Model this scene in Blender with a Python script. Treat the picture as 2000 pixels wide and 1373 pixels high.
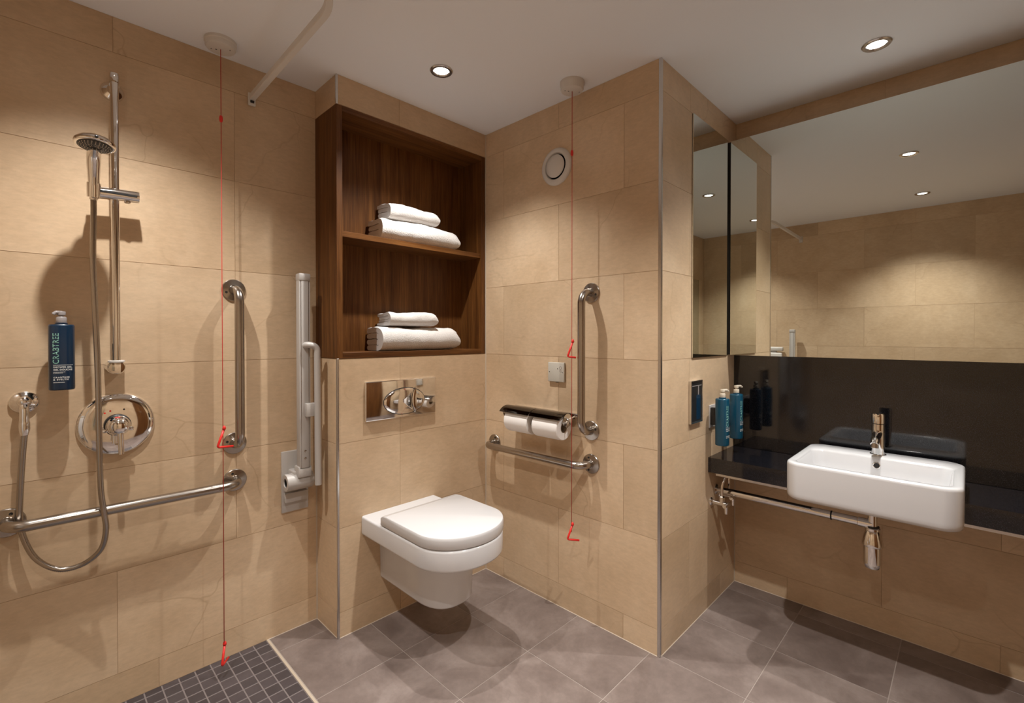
import bpy, bmesh, math, random
from mathutils import Vector, Matrix, noise
random.seed(7)
S = bpy.context.scene
for o in list(bpy.data.objects): bpy.data.objects.remove(o)
COL = S.collection
PI = math.pi
V = Vector

# ------------------------------------------------------------------ camera
H = 2.35                                   # ceiling height
cam_d = bpy.data.cameras.new('camera'); cam = bpy.data.objects.new('camera', cam_d); COL.objects.link(cam)
cam.location = (0, 0, 1.2677)
cam.rotation_euler = (math.radians(90 - 0.558), 0, math.radians(44.408 - 90))
cam_d.sensor_width = 36; cam_d.lens = 914.73 / 2000 * 36
cam_d.shift_y = -22.07 / 2000; cam_d.clip_start = 0.01
S.camera = cam
# ------------------------------------------------------------------ world, exposure
w = bpy.data.worlds.new('world'); S.world = w; w.use_nodes = True
w.node_tree.nodes['Background'].inputs[0].default_value = (.02, .02, .02, 1)
w.node_tree.nodes['Background'].inputs[1].default_value = 0.1
S.view_settings.view_transform = 'Standard'; S.view_settings.look = 'None'
S.view_settings.exposure = 1.2; S.view_settings.gamma = 1.0
S.view_settings.use_curve_mapping = False
S.cycles.max_bounces = 16; S.cycles.diffuse_bounces = 10; S.cycles.glossy_bounces = 8
# the five ceiling downlights (x, y, watts); their lamps are built in downlight()
LAMPS = [(1.172, 1.552, 36), (2.196, 0.257, 39), (1.184, 0.27, 54), (0.10, 0.27, 44), (0.17, 1.60, 37)]
LAMP_COL = (1.0, 0.96, 0.91)

# ------------------------------------------------------------------ materials
def newmat(name, col, rough=.5, metal=0, spec=.5, coat=0):
    m = bpy.data.materials.new(name); m.use_nodes = True
    b = m.node_tree.nodes['Principled BSDF']
    b.inputs['Base Color'].default_value = (*col, 1); b.inputs['Roughness'].default_value = rough
    b.inputs['Metallic'].default_value = metal; b.inputs['Specular IOR Level'].default_value = spec
    b.inputs['Coat Weight'].default_value = coat; b.inputs['Coat Roughness'].default_value = .05
    return m
class G:
    def __init__(s, m): s.m = m; s.t = m.node_tree; s.b = s.t.nodes['Principled BSDF']
    def n(s, typ, **k):
        x = s.t.nodes.new(typ)
        for a, v in k.items():
            if a.startswith('_'): setattr(x, a[1:], v)
            else: x.inputs[a.replace('__', ' ')].default_value = v
        return x
    def l(s, a, b): s.t.links.new(a, b)
    def ramp(s, fac, stops):
        r = s.t.nodes.new('ShaderNodeValToRGB'); e = r.color_ramp.elements
        while len(e) < len(stops): e.new(.5)
        for i, (p, c) in enumerate(stops): e[i].position = p; e[i].color = (*c, 1)
        s.l(fac, r.inputs[0]); return r.outputs[0]
    def mix(s, fac, a, b, mode='MIX'):
        x = s.t.nodes.new('ShaderNodeMix'); x.data_type = 'RGBA'; x.blend_type = mode
        for v, i in ((fac, 0), (a, 6), (b, 7)):
            if hasattr(v, 'links') or hasattr(v, 'is_linked'): s.l(v, x.inputs[i])
            else: x.inputs[i].default_value = v if i == 0 else (*v, 1)
        return x.outputs[2]
    def bump(s, h, strength, dist=.01):
        x = s.n('ShaderNodeBump', Strength=strength, Distance=dist); s.l(h, x.inputs['Height']); s.l(x.outputs[0], s.b.inputs['Normal'])
def stone(name, c_dark, c_mid, c_light, vein, rough, scale=3.0, veinf=.5, tint=.10):
    m = newmat(name, c_mid, rough); g = G(m)
    geo = g.n('ShaderNodeNewGeometry'); oi = g.n('ShaderNodeObjectInfo')
    off = g.n('ShaderNodeVectorMath', _operation='SCALE'); off.inputs[0].default_value = (13, 7, 11); g.l(oi.outputs['Random'], off.inputs['Scale'])
    pos = g.n('ShaderNodeVectorMath', _operation='ADD'); g.l(geo.outputs['Position'], pos.inputs[0]); g.l(off.outputs[0], pos.inputs[1])
    P = pos.outputs[0]
    n1 = g.n('ShaderNodeTexNoise', Scale=scale, Detail=6.0, Roughness=.62, Distortion=.4); g.l(P, n1.inputs['Vector'])
    base = g.ramp(n1.outputs[0], [(.28, c_dark), (.5, c_mid), (.72, c_light)])
    st_ = g.n('ShaderNodeVectorMath', _operation='MULTIPLY'); g.l(P, st_.inputs[0]); st_.inputs[1].default_value = (1, 1, 2.6)
    n2 = g.n('ShaderNodeTexNoise', Scale=scale * 12, Detail=5.0, Roughness=.72); g.l(st_.outputs[0], n2.inputs['Vector'])
    fine = g.ramp(n2.outputs[0], [(.3, (.90, .90, .90)), (.7, (1.06, 1.06, 1.06))])
    c = g.mix(1.0, base, fine, 'MULTIPLY')
    # long wandering veins
    nd = g.n('ShaderNodeTexNoise', Scale=scale * 1.3, Detail=3.0, Roughness=.5); g.l(P, nd.inputs['Vector'])
    ad = g.n('ShaderNodeVectorMath', _operation='MULTIPLY_ADD'); g.l(nd.outputs['Color'], ad.inputs[0]); ad.inputs[1].default_value = (.35, .35, .2); g.l(P, ad.inputs[2])
    vo = g.n('ShaderNodeTexVoronoi', _feature='DISTANCE_TO_EDGE', Scale=scale * .8); g.l(ad.outputs[0], vo.inputs['Vector'])
    lines = g.ramp(vo.outputs['Distance'], [(0.0, (1, 1, 1)), (.009, (0, 0, 0))])
    nm = g.n('ShaderNodeTexNoise', Scale=scale * 1.1, Detail=2.0); g.l(P, nm.inputs['Vector'])
    msk = g.ramp(nm.outputs[0], [(.48, (0, 0, 0)), (.66, (veinf, veinf, veinf))])
    vf = g.mix(1.0, lines, msk, 'MULTIPLY')
    c = g.mix(vf, c, vein)
    # tone of each tile
    tone = g.ramp(oi.outputs['Random'], [(0, (1 - tint,) * 3), (1, (1 + tint * .6,) * 3)])
    c = g.mix(1.0, c, tone, 'MULTIPLY')
    g.l(c, g.b.inputs['Base Color'])
    rr = g.n('ShaderNodeMapRange'); rr.inputs['To Min'].default_value = rough - .06; rr.inputs['To Max'].default_value = rough + .08
    g.l(n2.outputs[0], rr.inputs['Value']); g.l(rr.outputs[0], g.b.inputs['Roughness'])
    g.bump(n2.outputs[0], .025, .003)
    return m
def wood(name, axis):
    m = newmat(name, (.15, .07, .03), .45, spec=.28); g = G(m)
    tc = g.n('ShaderNodeTexCoord'); mp = g.n('ShaderNodeMapping')
    sc = {'z': (34, 34, 1.3), 'x': (1.3, 34, 34)}[axis]; mp.inputs['Scale'].default_value = sc
    g.l(tc.outputs['Object'], mp.inputs[0])
    n1 = g.n('ShaderNodeTexNoise', Scale=1.0, Detail=7.0, Roughness=.65, Distortion=.6); g.l(mp.outputs[0], n1.inputs['Vector'])
    mp2 = g.n('ShaderNodeMapping'); mp2.inputs['Scale'].default_value = tuple(a * 6 for a in sc); g.l(tc.outputs['Object'], mp2.inputs[0])
    n2 = g.n('ShaderNodeTexNoise', Scale=1.0, Detail=3.0, Roughness=.6); g.l(mp2.outputs[0], n2.inputs['Vector'])
    base = g.ramp(n1.outputs[0], [(.3, (.064, .0215, .0048)), (.5, (.126, .048, .0115)), (.7, (.195, .083, .022))])
    fine = g.ramp(n2.outputs[0], [(.35, (.72, .70, .68)), (.65, (1.12, 1.12, 1.12))])
    g.l(g.mix(1.0, base, fine, 'MULTIPLY'), g.b.inputs['Base Color']); g.bump(n2.outputs[0], .06, .003)
    return m
M = {}
M['tile'] = stone('beige_stone_tile', (.525, .378, .236), (.61, .452, .296), (.685, .528, .362), (.36, .24, .135), .36, 2.6, .42, .07)
M['grout'] = newmat('grout', (.48, .345, .215), .8)
M['floor'] = stone('taupe_floor_tile', (.125, .094, .083), (.195, .154, .138), (.285, .235, .214), (.08, .06, .05), .42, 4.2, .15, .06)
M['floor_grout'] = newmat('pale_floor_grout', (.33, .28, .25), .8)
M['mosaic'] = stone('dark_mosaic', (.052, .042, .046), (.066, .054, .058), (.082, .068, .072), (.05, .04, .04), .45, 5, 0, .25)
M['ceiling'] = newmat('ceiling_paint', (.835, .875, .935), .9, spec=.2)
M['chrome'] = newmat('chrome', (.82, .81, .80), .06, 1)
M['steel'] = newmat('brushed_steel', (.41, .375, .34), .24, 1)
M['darkchrome'] = newmat('dark_polished_metal', (.10, .092, .086), .07, 1)
M['trim'] = newmat('trim_metal', (.66, .65, .64), .25, 1)
M['alu'] = newmat('satin_grey_aluminium', (.50, .48, .46), .45, .15)
M['ceramic'] = newmat('white_ceramic', (.66, .67, .69), .12, coat=.4)
M['lid'] = newmat('white_seat_plastic', (.62, .625, .64), .2, coat=.2)
M['plastic'] = newmat('cream_white_plastic', (.66, .64, .61), .4)
M['plate'] = newmat('grey_white_plate', (.52, .50, .44), .4)
M['sealant'] = newmat('pale_sealant', (.50, .42, .33), .5)
M['red'] = newmat('red_plastic', (.72, .025, .02), .4)
M['redcord'] = newmat('red_cord', (.50, .03, .02), .6)
M['blue'] = newmat('blue_bottle_plastic', (.002, .022, .055), .28, coat=.2)
M['teal'] = newmat('teal_bottle_plastic', (.004, .065, .12), .28, coat=.2)
M['pump'] = newmat('grey_pump_plastic', (.30, .28, .28), .35)
M['pumpc'] = newmat('cream_pump_plastic', (.62, .56, .46), .3)
M['print'] = newmat('white_print', (.70, .74, .74), .5)
M['mint'] = newmat('mint_print', (.28, .60, .52), .5)
M['black'] = newmat('black_plastic', (.012, .012, .013), .4)
M['dark'] = newmat('dark_gap', (.01, .01, .01), .7)
M['mirror'] = newmat('mirror_glass', (.77, .805, .77), .0, 1)
M['wood_z'] = wood('walnut_upright', 'z'); M['wood_x'] = wood('walnut_shelf', 'x')
M['paper'] = newmat('white_paper', (.84, .82, .80), .9, spec=.1)
M['card'] = newmat('cardboard_core', (.33, .26, .19), .9)
m = newmat('towel_terry', (.68, .665, .65), .95, spec=.1); g = G(m)
m.node_tree.nodes['Principled BSDF'].inputs['Sheen Weight'].default_value = .25
tc = g.n('ShaderNodeTexCoord'); n = g.n('ShaderNodeTexNoise', Scale=260.0, Detail=2.0); g.l(tc.outputs['Object'], n.inputs['Vector']); g.bump(n.outputs[0], .6, .003)
M['towel'] = m
m = newmat('black_granite', (.006, .006, .008), .07, spec=.75); g = G(m)
geo = g.n('ShaderNodeNewGeometry'); n = g.n('ShaderNodeTexNoise', Scale=420.0, Detail=2.0); g.l(geo.outputs['Position'], n.inputs['Vector'])
g.l(g.ramp(n.outputs[0], [(.55, (.005, .005, .007)), (.75, (.045, .045, .055))]), g.b.inputs['Base Color'])
M['granite'] = m
m = bpy.data.materials.new('lamp_glow'); m.use_nodes = True; t = m.node_tree; t.nodes.clear()
e = t.nodes.new('ShaderNodeEmission'); e.inputs[0].default_value = (1, .97, .92, 1); e.inputs[1].default_value = 6
o_ = t.nodes.new('ShaderNodeOutputMaterial'); t.links.new(e.outputs[0], o_.inputs[0]); M['glow'] = m

# ------------------------------------------------------------------ mesh helpers
def obj(name, bm, mat, parent=None, smooth=False, angle=None):
    me = bpy.data.meshes.new(name)
    bmesh.ops.recalc_face_normals(bm, faces=bm.faces[:])
    bm.to_mesh(me); bm.free()
    if smooth:
        for p in me.polygons: p.use_smooth = True
        if angle is not None:
            try: me.set_sharp_from_angle(angle=math.radians(angle))
            except Exception: pass
    me.materials.append(M[mat] if isinstance(mat, str) else mat)
    o = bpy.data.objects.new(name, me); COL.objects.link(o)
    if parent: o.parent = parent
    return o
def tag(o, label, cat, group=None):
    o['label'] = label; o['category'] = cat
    if group: o['group'] = group
    return o
def thing(name, label, cat, loc, group=None):
    o = bpy.data.objects.new(name, None); COL.objects.link(o); o.location = loc; o.empty_display_size = .05
    tag(o, label, cat, group); return o
def struct(o, label=None):
    o['kind'] = 'structure'
    if label: o['label'] = label
    return o
def own(parent, *kids):
    """keep world placement of parts modelled in world coordinates under an Empty that is only translated"""
    for k in kids:
        k.parent = parent; k.location = k.location - parent.location
    return parent
def BM(): return bmesh.new()
def box(bm, x0, x1, y0, y1, z0, z1, bev=0, seg=2):
    r = bmesh.ops.create_cube(bm, size=1.0); vs = r['verts']
    for v in vs: v.co = V(((x0 + x1) / 2 + v.co.x * (x1 - x0), (y0 + y1) / 2 + v.co.y * (y1 - y0), (z0 + z1) / 2 + v.co.z * (z1 - z0)))
    if bev:
        es = list({e for v in vs for e in v.link_edges}); bmesh.ops.bevel(bm, geom=es, offset=bev, segments=seg, affect='EDGES', profile=.5)
    return bm
def frame(d):
    d = V(d).normalized(); a = V((0, 0, 1)) if abs(d.z) < .9 else V((1, 0, 0))
    u = d.cross(a).normalized(); return u, d.cross(u).normalized(), d
def lathe(bm, org, axis, prof, seg=32, cap=True):
    """prof: list of (radius, distance along the axis)"""
    u, v, d = frame(axis); org = V(org); rings = []
    for r, h in prof:
        if r < 1e-6: rings.append([bm.verts.new(org + d * h)])
        else: rings.append([bm.verts.new(org + d * h + (u * math.cos(2 * PI * k / seg) + v * math.sin(2 * PI * k / seg)) * r) for k in range(seg)])
    for a, b in zip(rings, rings[1:]):
        for k in range(seg):
            q = [a[k % len(a)], a[(k + 1) % len(a)], b[(k + 1) % len(b)], b[k % len(b)]]
            q2 = []
            for x in q:
                if x not in q2: q2.append(x)
            if len(q2) >= 3:
                try: bm.faces.new(q2)
                except ValueError: pass
    if cap:
        for r in (rings[0], rings[-1]):
            if len(r) > 2:
                try: bm.faces.new(r)
                except ValueError: pass
    return bm
def tube(bm, pts, rad, seg=16, closed=False, cap=True):
    pts = [V(p) for p in pts]; n = len(pts)
    R = rad if isinstance(rad, (list, tuple)) else [rad] * n
    def tan(i):
        a = pts[(i - 1) % n] if closed or i > 0 else pts[i]; b = pts[(i + 1) % n] if closed or i < n - 1 else pts[i]
        return (b - a).normalized()
    t0 = tan(0); u, v, _ = frame(t0); rings = []
    for i in range(n):
        t = tan(i)
        if i:
            q = t0.rotation_difference(t); u = q @ u; u = (u - t * u.dot(t)).normalized()
        v = t.cross(u); t0 = t
        rings.append([bm.verts.new(pts[i] + (u * math.cos(2 * PI * k / seg) + v * math.sin(2 * PI * k / seg)) * R[i]) for k in range(seg)])
    for i in range(n if closed else n - 1):
        a, b = rings[i], rings[(i + 1) % n]
        for k in range(seg): bm.faces.new([a[k], a[(k + 1) % seg], b[(k + 1) % seg], b[k]])
    if cap and not closed: bm.faces.new(rings[0]); bm.faces.new(rings[-1])
    return bm
def fillet(pts, rad, n=8):
    """polyline with rounded corners"""
    pts = [V(p) for p in pts]; out = [pts[0]]
    for i in range(1, len(pts) - 1):
        p, a, b = pts[i], (pts[i - 1] - pts[i]), (pts[i + 1] - pts[i]); la, lb = a.length, b.length; a.normalize(); b.normalize()
        ang = a.angle(b); d = min(rad / math.tan(ang / 2), la * .49 if i > 1 else la * .98, lb * .49 if i < len(pts) - 2 else lb * .98); r = d * math.tan(ang / 2)
        c = p + (a + b).normalized() * (r / math.sin(ang / 2)); s0 = p + a * d - c; s1 = p + b * d - c; th = s0.angle(s1)
        ax = s0.cross(s1).normalized()
        for k in range(n + 1): out.append(c + Matrix.Rotation(th * k / n, 3, ax) @ s0)
    out.append(pts[-1]); return out
def smooth_path(pts, n=12):
    P = [V(p) for p in pts]; P = [P[0] * 2 - P[1]] + P + [P[-1] * 2 - P[-2]]; out = []
    for i in range(1, len(P) - 2):
        for k in range(n):
            t = k / n; a, b, c, d = P[i - 1], P[i], P[i + 1], P[i + 2]
            out.append(.5 * ((2 * b) + (c - a) * t + (2 * a - 5 * b + 4 * c - d) * t * t + (3 * b - a - 3 * c + d) * t ** 3))
    out.append(P[-2]); return out
def loft(bm, rings, cap0=True, cap1=True):
    vr = [[bm.verts.new(p) for p in r] for r in rings]
    n = len(vr[0])
    for a, b in zip(vr, vr[1:]):
        for k in range(n): bm.faces.new([a[k], a[(k + 1) % n], b[(k + 1) % n], b[k]])
    if cap0: bm.faces.new(vr[0])
    if cap1: bm.faces.new(vr[-1])
    return bm
def prism(bm, pts2, fn0, fn1):
    a = [bm.verts.new(fn0(p)) for p in pts2]; b = [bm.verts.new(fn1(p)) for p in pts2]; n = len(a)
    for k in range(n): bm.faces.new([a[k], a[(k + 1) % n], b[(k + 1) % n], b[k]])
    bm.faces.new(a); bm.faces.new(b); return bm

# ------------------------------------------------------------------ room planes
A, N, B, C, D, E, R, L = 2.085, 1.879, 1.715, .8665, 2.527, -.42, -.42, .881
TT, GAP = .006, .0015
ROWS = [0, .106, .4605, .815, 1.1695, 1.524, 1.8785, 2.2285, H]
def tiles(wall, axis, plane, facing, lo, hi, rows, joints, zmin=0, zmax=H, skip=None):
    """one mesh object per tile on a wall plane; facing = sign of the outward normal; joints(row)->list of positions"""
    for r in range(len(rows) - 1):
        z0, z1 = max(rows[r], zmin), min(rows[r + 1], zmax)
        if z1 - z0 < .01: continue
        cuts = [lo] + sorted(j for j in joints(r) if lo + .03 < j < hi - .03) + [hi]
        for a, b in zip(cuts, cuts[1:]):
            if skip and skip(a, b, z0, z1): continue
            g0 = GAP / 2; bm = BM()
            d0, d1 = sorted((plane, plane - facing * TT))
            if axis == 'y': box(bm, a + g0, b - g0, d0, d1, z0 + g0, z1 - g0)
            else: box(bm, d0, d1, a + g0, b - g0, z0 + g0, z1 - g0)
            obj('tile', bm, 'tile', wall)
def series(start, step=.71, lo=-1, hi=3):
    out = []; x = start
    while x > lo: x -= step
    while x < hi:
        x += step; out.append(x)
    return out
def slab(name, x0, x1, y0, y1, z0, z1, mat='grout', label=None):
    return struct(obj(name, box(BM(), x0, x1, y0, y1, z0, z1), mat), label)
k = TT - .0045   # grout lies 1.5 mm behind the tile faces
# floor -----------------------------------------------------------------
XM, YM = .672, 1.265                       # mosaic shower tray: x < XM, y > YM
fl = slab('floor', E - .1, D + .1, R - .1, A + .1, -.12, -.0009, 'floor_grout', 'taupe stone tiled bathroom floor with pale grout lines')
gx = [.680 - .35 * 4 + .35 * i for i in range(12)]; gy = [.1975 - .3555 * 3 + .3555 * i for i in range(10)]
for x0, x1 in zip(gx, gx[1:]):
    for y0, y1 in zip(gy, gy[1:]):
        a0, a1, b0, b1 = max(x0, E), min(x1, D), max(y0, R), min(y1, A)
        if a1 - a0 < .01 or b1 - b0 < .01: continue
        if (a0 + a1) / 2 < XM and (b0 + b1) / 2 > YM: continue
        if a0 > B + .02 and b0 > C + .02: continue
        obj('floor_tile', box(BM(), a0 + .0016, a1 - .0016, b0 + .0016, b1 - .0016, -.010, 0, .0003, 1), 'floor', fl)
mo = slab('floor_shower', E, XM, YM, A, -.0008, -.0004, 'mosaic', 'dark grey mosaic shower floor with pale grout')
mo.data.materials[0] = newmat('mosaic_grout', (.19, .16, .155), .8)
mosaics = []
P = .0505
nx, ny = int((XM - E) / P) + 1, int((A - YM) / P) + 1
for i in range(nx):
    for j in range(ny):
        x1 = XM - .006 - i * P; x0 = max(x1 - P + .0045, E); y1 = A - .034 - (j - 1) * P; y0 = y1 - P + .0045
        y1 = min(y1, A - .001); y0 = max(y0, YM + .002)
        if y1 - y0 < .008 or x1 - x0 < .008: continue
        mosaics.append((x0, x1, y0, y1))
def seen(t):
    x, y = (t[0] + t[1]) / 2, (t[2] + t[3]) / 2
    return -(x * .9 + y)                    # nearest to the lit corner that the picture shows
mosaics.sort(key=seen)
bm_rest = BM()
for q, (x0, x1, y0, y1) in enumerate(mosaics):
    if q < 280: obj('mosaic_tile', box(BM(), x0, x1, y0, y1, -.0008, .0004, .0006, 1), 'mosaic', mo)
    else: box(bm_rest, x0, x1, y0, y1, -.0008, .0004)
rest = obj('mosaic_tile', bm_rest, 'mosaic', mo); rest['kind'] = 'stuff'
struct(obj('trim_1', box(BM(), XM - .0035, XM + .0050, YM, A, -.006, .0015), 'sealant'), 'thin metal strip between mosaic shower floor and stone tiles')
# ceiling ---------------------------------------------------------------
slab('ceiling', E - .1, D + .1, R - .1, A + .1, H, H + .1, 'ceiling', 'plain white painted ceiling')
# shower wall A -----------------------------------------------------------
wa = slab('wall_shower', E - .1, L + .1, A + k, A + .12, 0, H, label='beige stone tiled shower wall')
tiles(wa, 'y', A, -1, E, L, ROWS, lambda r: [.194, -.516 + .71 * 2] if r in (7, 1) else ([.308] if r == 0 else [.56, -.15]))
# niche wall --------------------------------------------------------------
CZ0, CZ1 = 1.172, 2.2265                   # the cabinet opening
bm = BM(); box(bm, L + k, B + .02, N + k, A + .1, 0, CZ0 - .001); box(bm, L + k, B + .02, N + k, A + .1, CZ1 + .001, H)
wn = struct(obj('wall_niche', bm, 'grout'), 'boxed out beige tiled wall behind the toilet')
tiles(wn, 'y', N, -1, L + .003, B, ROWS, lambda r: [1.18], zmax=CZ0 - .001)
tiles(wn, 'y', N, -1, L + .003, B, ROWS, lambda r: [1.18], zmin=CZ1 + .001)
tiles(wn, 'x', L, -1, N + .003, A, ROWS, lambda r: [], zmax=CZ0 - .001)
tiles(wn, 'x', L, -1, N + .003, A, ROWS, lambda r: [], zmin=CZ1 + .001)
# toilet side wall B and basin corner wall C ------------------------------
wb = slab('wall_toilet', B + k, B + .1, C + k, A + .1, 0, H, label='beige tiled wall beside the toilet')
tiles(wb, 'x', B, -1, C + .003, N, ROWS, lambda r: series(1.03) if r % 2 == 0 else series(1.375))
wc = slab('wall_corner', B + .1, D + .1, C + k, C + .1, 0, H, label='short beige tiled wall beside the vanity mirror')
tiles(wc, 'y', C, -1, B + .003, D, ROWS, lambda r: [1.98] if r % 2 == 1 else [2.335])
# basin wall D --------------------------------------------------------------
wd = slab('wall_basin', D + k, D + .12, R - .1, C + .1, 0, H, label='beige tiled wall behind the basin')
tiles(wd, 'x', D, -1, R, C, ROWS, lambda r: series(.623) if r % 2 == 0 else series(.265))
# walls behind the camera -----------------------------------------------------
we = slab('wall_left', E - .12, E - k, R - .1, A + .1, 0, H, label='beige tiled wall opposite the vanity mirror')
tiles(we, 'x', E, 1, R, A, ROWS, lambda r: series(.34) if r % 2 == 1 else series(-.02))
wr = slab('wall_rear', E - .1, D + .1, R - .12, R - k, 0, H, label='beige tiled wall behind the camera')
tiles(wr, 'y', R, 1, E, D, ROWS, lambda r: series(.34) if r % 2 == 1 else series(-.02))
# added walnut door, out of view, gives the chrome something dark to reflect
dx0, dx1 = 1.02, 1.90
dr = struct(obj('added_door_1', box(BM(), dx0, dx1, R + .001, R + .030, .006, 2.06, .002, 1), 'wood_z'), 'walnut door added to the unseen rear wall for dark reflections in the chrome')
obj('added_door_frame', box(box(box(BM(), dx0 - .06, dx0 - .003, R + .001, R + .036, 0, 2.12), dx1 + .003, dx1 + .06, R + .001, R + .036, 0, 2.12), dx0 - .003, dx1 + .003, R + .001, R + .036, 2.063, 2.12), 'wood_z', dr)
obj('added_door_handle', tube(BM(), fillet([(dx0 + .07, R + .03, 1.02), (dx0 + .07, R + .085, 1.02), (dx0 + .19, R + .085, 1.02)], .02, 6), .009, 14), 'steel', dr, True, 50)
# corner trims and sealant ------------------------------------------------------
def edge_trim(name, x, y, s, z0, z1, label, sz=.0045):
    return struct(obj(name, box(BM(), x - .0025, x + sz + .002, y - .0025, y + sz + .002, z0, z1, .001, 1), 'trim'), label)
edge_trim('trim_2', L, N, 1, 0, CZ0, 'metal edge trim down the niche corner below the cabinet')
edge_trim('trim_3', L, N, 1, CZ1, H, 'metal edge trim on the niche corner above the cabinet')
edge_trim('trim_4', B, C, 1, 0, H, 'tall metal edge trim on the outer wall corner', .008)
for i, (x, y, a, b, z0, z1, lb) in enumerate([(L, A, -1, -1, 0, CZ0, 'shower corner'), (B, N, -1, -1, 0, H, 'toilet corner'), (D, C, -1, -1, 0, .63, 'basin corner under the worktop')]):
    struct(obj('trim_%d' % (5 + i), prism(BM(), [(0, 0), (.004 * a, 0), (0, .004 * b)], lambda p, x=x, y=y, z0=z0: V((x + p[0], y + p[1], z0)), lambda p, x=x, y=y, z1=z1: V((x + p[0], y + p[1], z1))), 'sealant'), 'pale sealant bead in the ' + lb)
bm = BM()
for (x0, y0, x1, y1, nx_, ny_) in [(XM, A, L, A, 0, -1), (L, A, L, N, -1, 0), (L, N, B, N, 0, -1), (B, N, B, C, -1, 0), (B, C, D, C, 0, -1), (D, C, D, R, -1, 0)]:
    w_ = .0022
    prism(bm, [(0, 0), (w_, 0), (0, w_)], lambda p: V((x0 + nx_ * p[0], y0 + ny_ * p[0], p[1])), lambda p: V((x1 + nx_ * p[0], y1 + ny_ * p[0], p[1])))
struct(obj('trim_8', bm, 'sealant'), 'pale sealant bead along the foot of the walls')

# ------------------------------------------------------------------ cabinet
t = 'oiled walnut open cabinet with two compartments set in the niche'
cab = thing('open_cabinet', t, 'cabinet', (L, N, CZ0))
PT = .024; CB = 2.052; X1 = B - .008
F0 = N - .0015
own(cab,
    obj('side_panel', box(BM(), L - .0015, L + PT, F0, A - .002, CZ0, CZ1, .0008, 1), 'wood_z'),
    obj('side_panel', box(BM(), X1 - PT, X1, F0, A - .002, CZ0, CZ1, .0008, 1), 'wood_z'),
    obj('top_panel', box(BM(), L + PT, X1 - PT, F0, A - .002, CZ1 - .022, CZ1, .0008, 1), 'wood_x'),
    obj('bottom_panel', box(BM(), L + PT, X1 - PT, F0, A - .002, CZ0, CZ0 + .024, .0008, 1), 'wood_x'),
    obj('shelf', box(BM(), L + PT, X1 - PT, N + .008, CB, 1.684, 1.708, .0008, 1), 'wood_x'),
    obj('back_panel', box(BM(), L + PT, X1 - PT, CB, CB + .016, CZ0 + .024, CZ1 - .022), 'wood_z'))
# towels --------------------------------------------------------------------
def towel(name, label, x0, x1, yf, yb, z0, h, layers, rot=0, seed=0, flip=0):
    """terry ribbon folded into nested U turns whose fold is at the front; the open layers show at the left end"""
    rnd = random.Random(seed); root_bm = BM(); th = h / (2 * layers); nx_ = 26
    dy = yb - yf
    for u in range(layers):                # nested U shapes, outermost first
        zc = h / 2; ro = h / 2 - u * th; ri = ro - th * .93
        path = []; 
        ys = -rnd.uniform(0, .012)
        n1 = 8
        for k_ in range(n1): path.append((dy - ro + ro * 0 + ys - (dy - 2 * ro) * k_ / n1 * 1.0, -1, 0))
        outer, inner = [], []
        back0, back1 = dy - rnd.uniform(0, .010), dy - rnd.uniform(0, .010)
        yo = h / 2
        for k_ in range(9): outer.append((back0 + (yo - back0) * k_ / 9, zc - ro))
        for k_ in range(13):
            a = -PI / 2 - PI * k_ / 12; outer.append((yo + ro * math.cos(a), zc + ro * math.sin(a)))
        for k_ in range(1, 10): outer.append((yo + (back1 - yo) * k_ / 9, zc + ro))
        rc = (ro - ri) / 2
        cap = [(back1 + rc * .9 * math.sin(PI * q / 5), zc + ro - rc + rc * math.cos(PI * q / 5)) for q in range(1, 5)]
        for k_ in range(9): inner.append((back1 + (yo - back1) * k_ / 9, zc + max(ri, .001)))
        for k_ in range(13):
            a = PI / 2 + PI * k_ / 12; inner.append((yo + max(ri, .001) * math.cos(a), zc + max(ri, .001) * math.sin(a)))
        for k_ in range(1, 10): inner.append((yo + (back0 - yo) * k_ / 9, zc - max(ri, .001)))
        cap2 = [(back0 + rc * .9 * math.sin(PI * q / 5), zc - ro + rc - rc * math.cos(PI * q / 5)) for q in range(4, 0, -1)]
        prof = outer + cap + inner + cap2
        rings = []; lx = x1 - x0
        xa = rnd.uniform(-.004, .006)
        for i in range(nx_ + 1):
            f = i / nx_; x = xa + (lx - xa) * f
            e = 1.0
            dl = x - xa; dr = lx - x; rr = h * .42
            if dr < rr: e = min(e, .55 + .45 * math.sqrt(max(0, 1 - ((rr - dr) / rr) ** 2)))
            if dl < .012: e = min(e, .93 + .07 * math.sqrt(max(0, 1 - ((.012 - dl) / .012) ** 2)))
            ring = []
            for (y, z) in prof:
                sag = .004 * math.sin(3.1 * f + seed) + .003 * math.sin(9 * f + y * 30 + seed * 2)
                top = max(0, z / h)
                zz = h / 2 + (z - h / 2) * e; zz = zz - (h / 2) * (1 - e) * .55
                zz = max(0.0, zz + sag * top)
                zz += (noise.noise(V((x * 38, y * 38, zz * 38 + seed * 9))) * .0022 + noise.noise(V((x * 14, y * 14, seed * 5.0))) * .003) * (1 if zz > .004 else 0)
                ring.append(V((x, y + .003 * math.sin(7 * f + seed) + noise.noise(V((x * 30, zz * 40, seed * 3.0))) * .0025, zz)))
            rings.append(ring)
        loft(root_bm, rings)
    o = obj(name, root_bm, 'towel', None, True, 60)
    o.location = (x0, yf, z0); o.rotation_euler = (0, 0, math.radians(rot))
    return tag(o, label, 'towel')
towel('bath_towel', 'large folded white towel lying on the middle cabinet shelf', 1.105, 1.545, 1.893, 2.035, 1.7085, .098, 2, -1.5, 1)
towel('hand_towel', 'small folded white towel on top of the upper towel stack', 1.155, 1.425, 1.905, 2.030, 1.8110, .075, 2, -2, 2)
towel('bath_towel', 'large folded white towel on the cabinet floor above the flush plate', 1.10, 1.545, 1.890, 2.035, 1.1965, .112, 2, -.5, 3)
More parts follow.
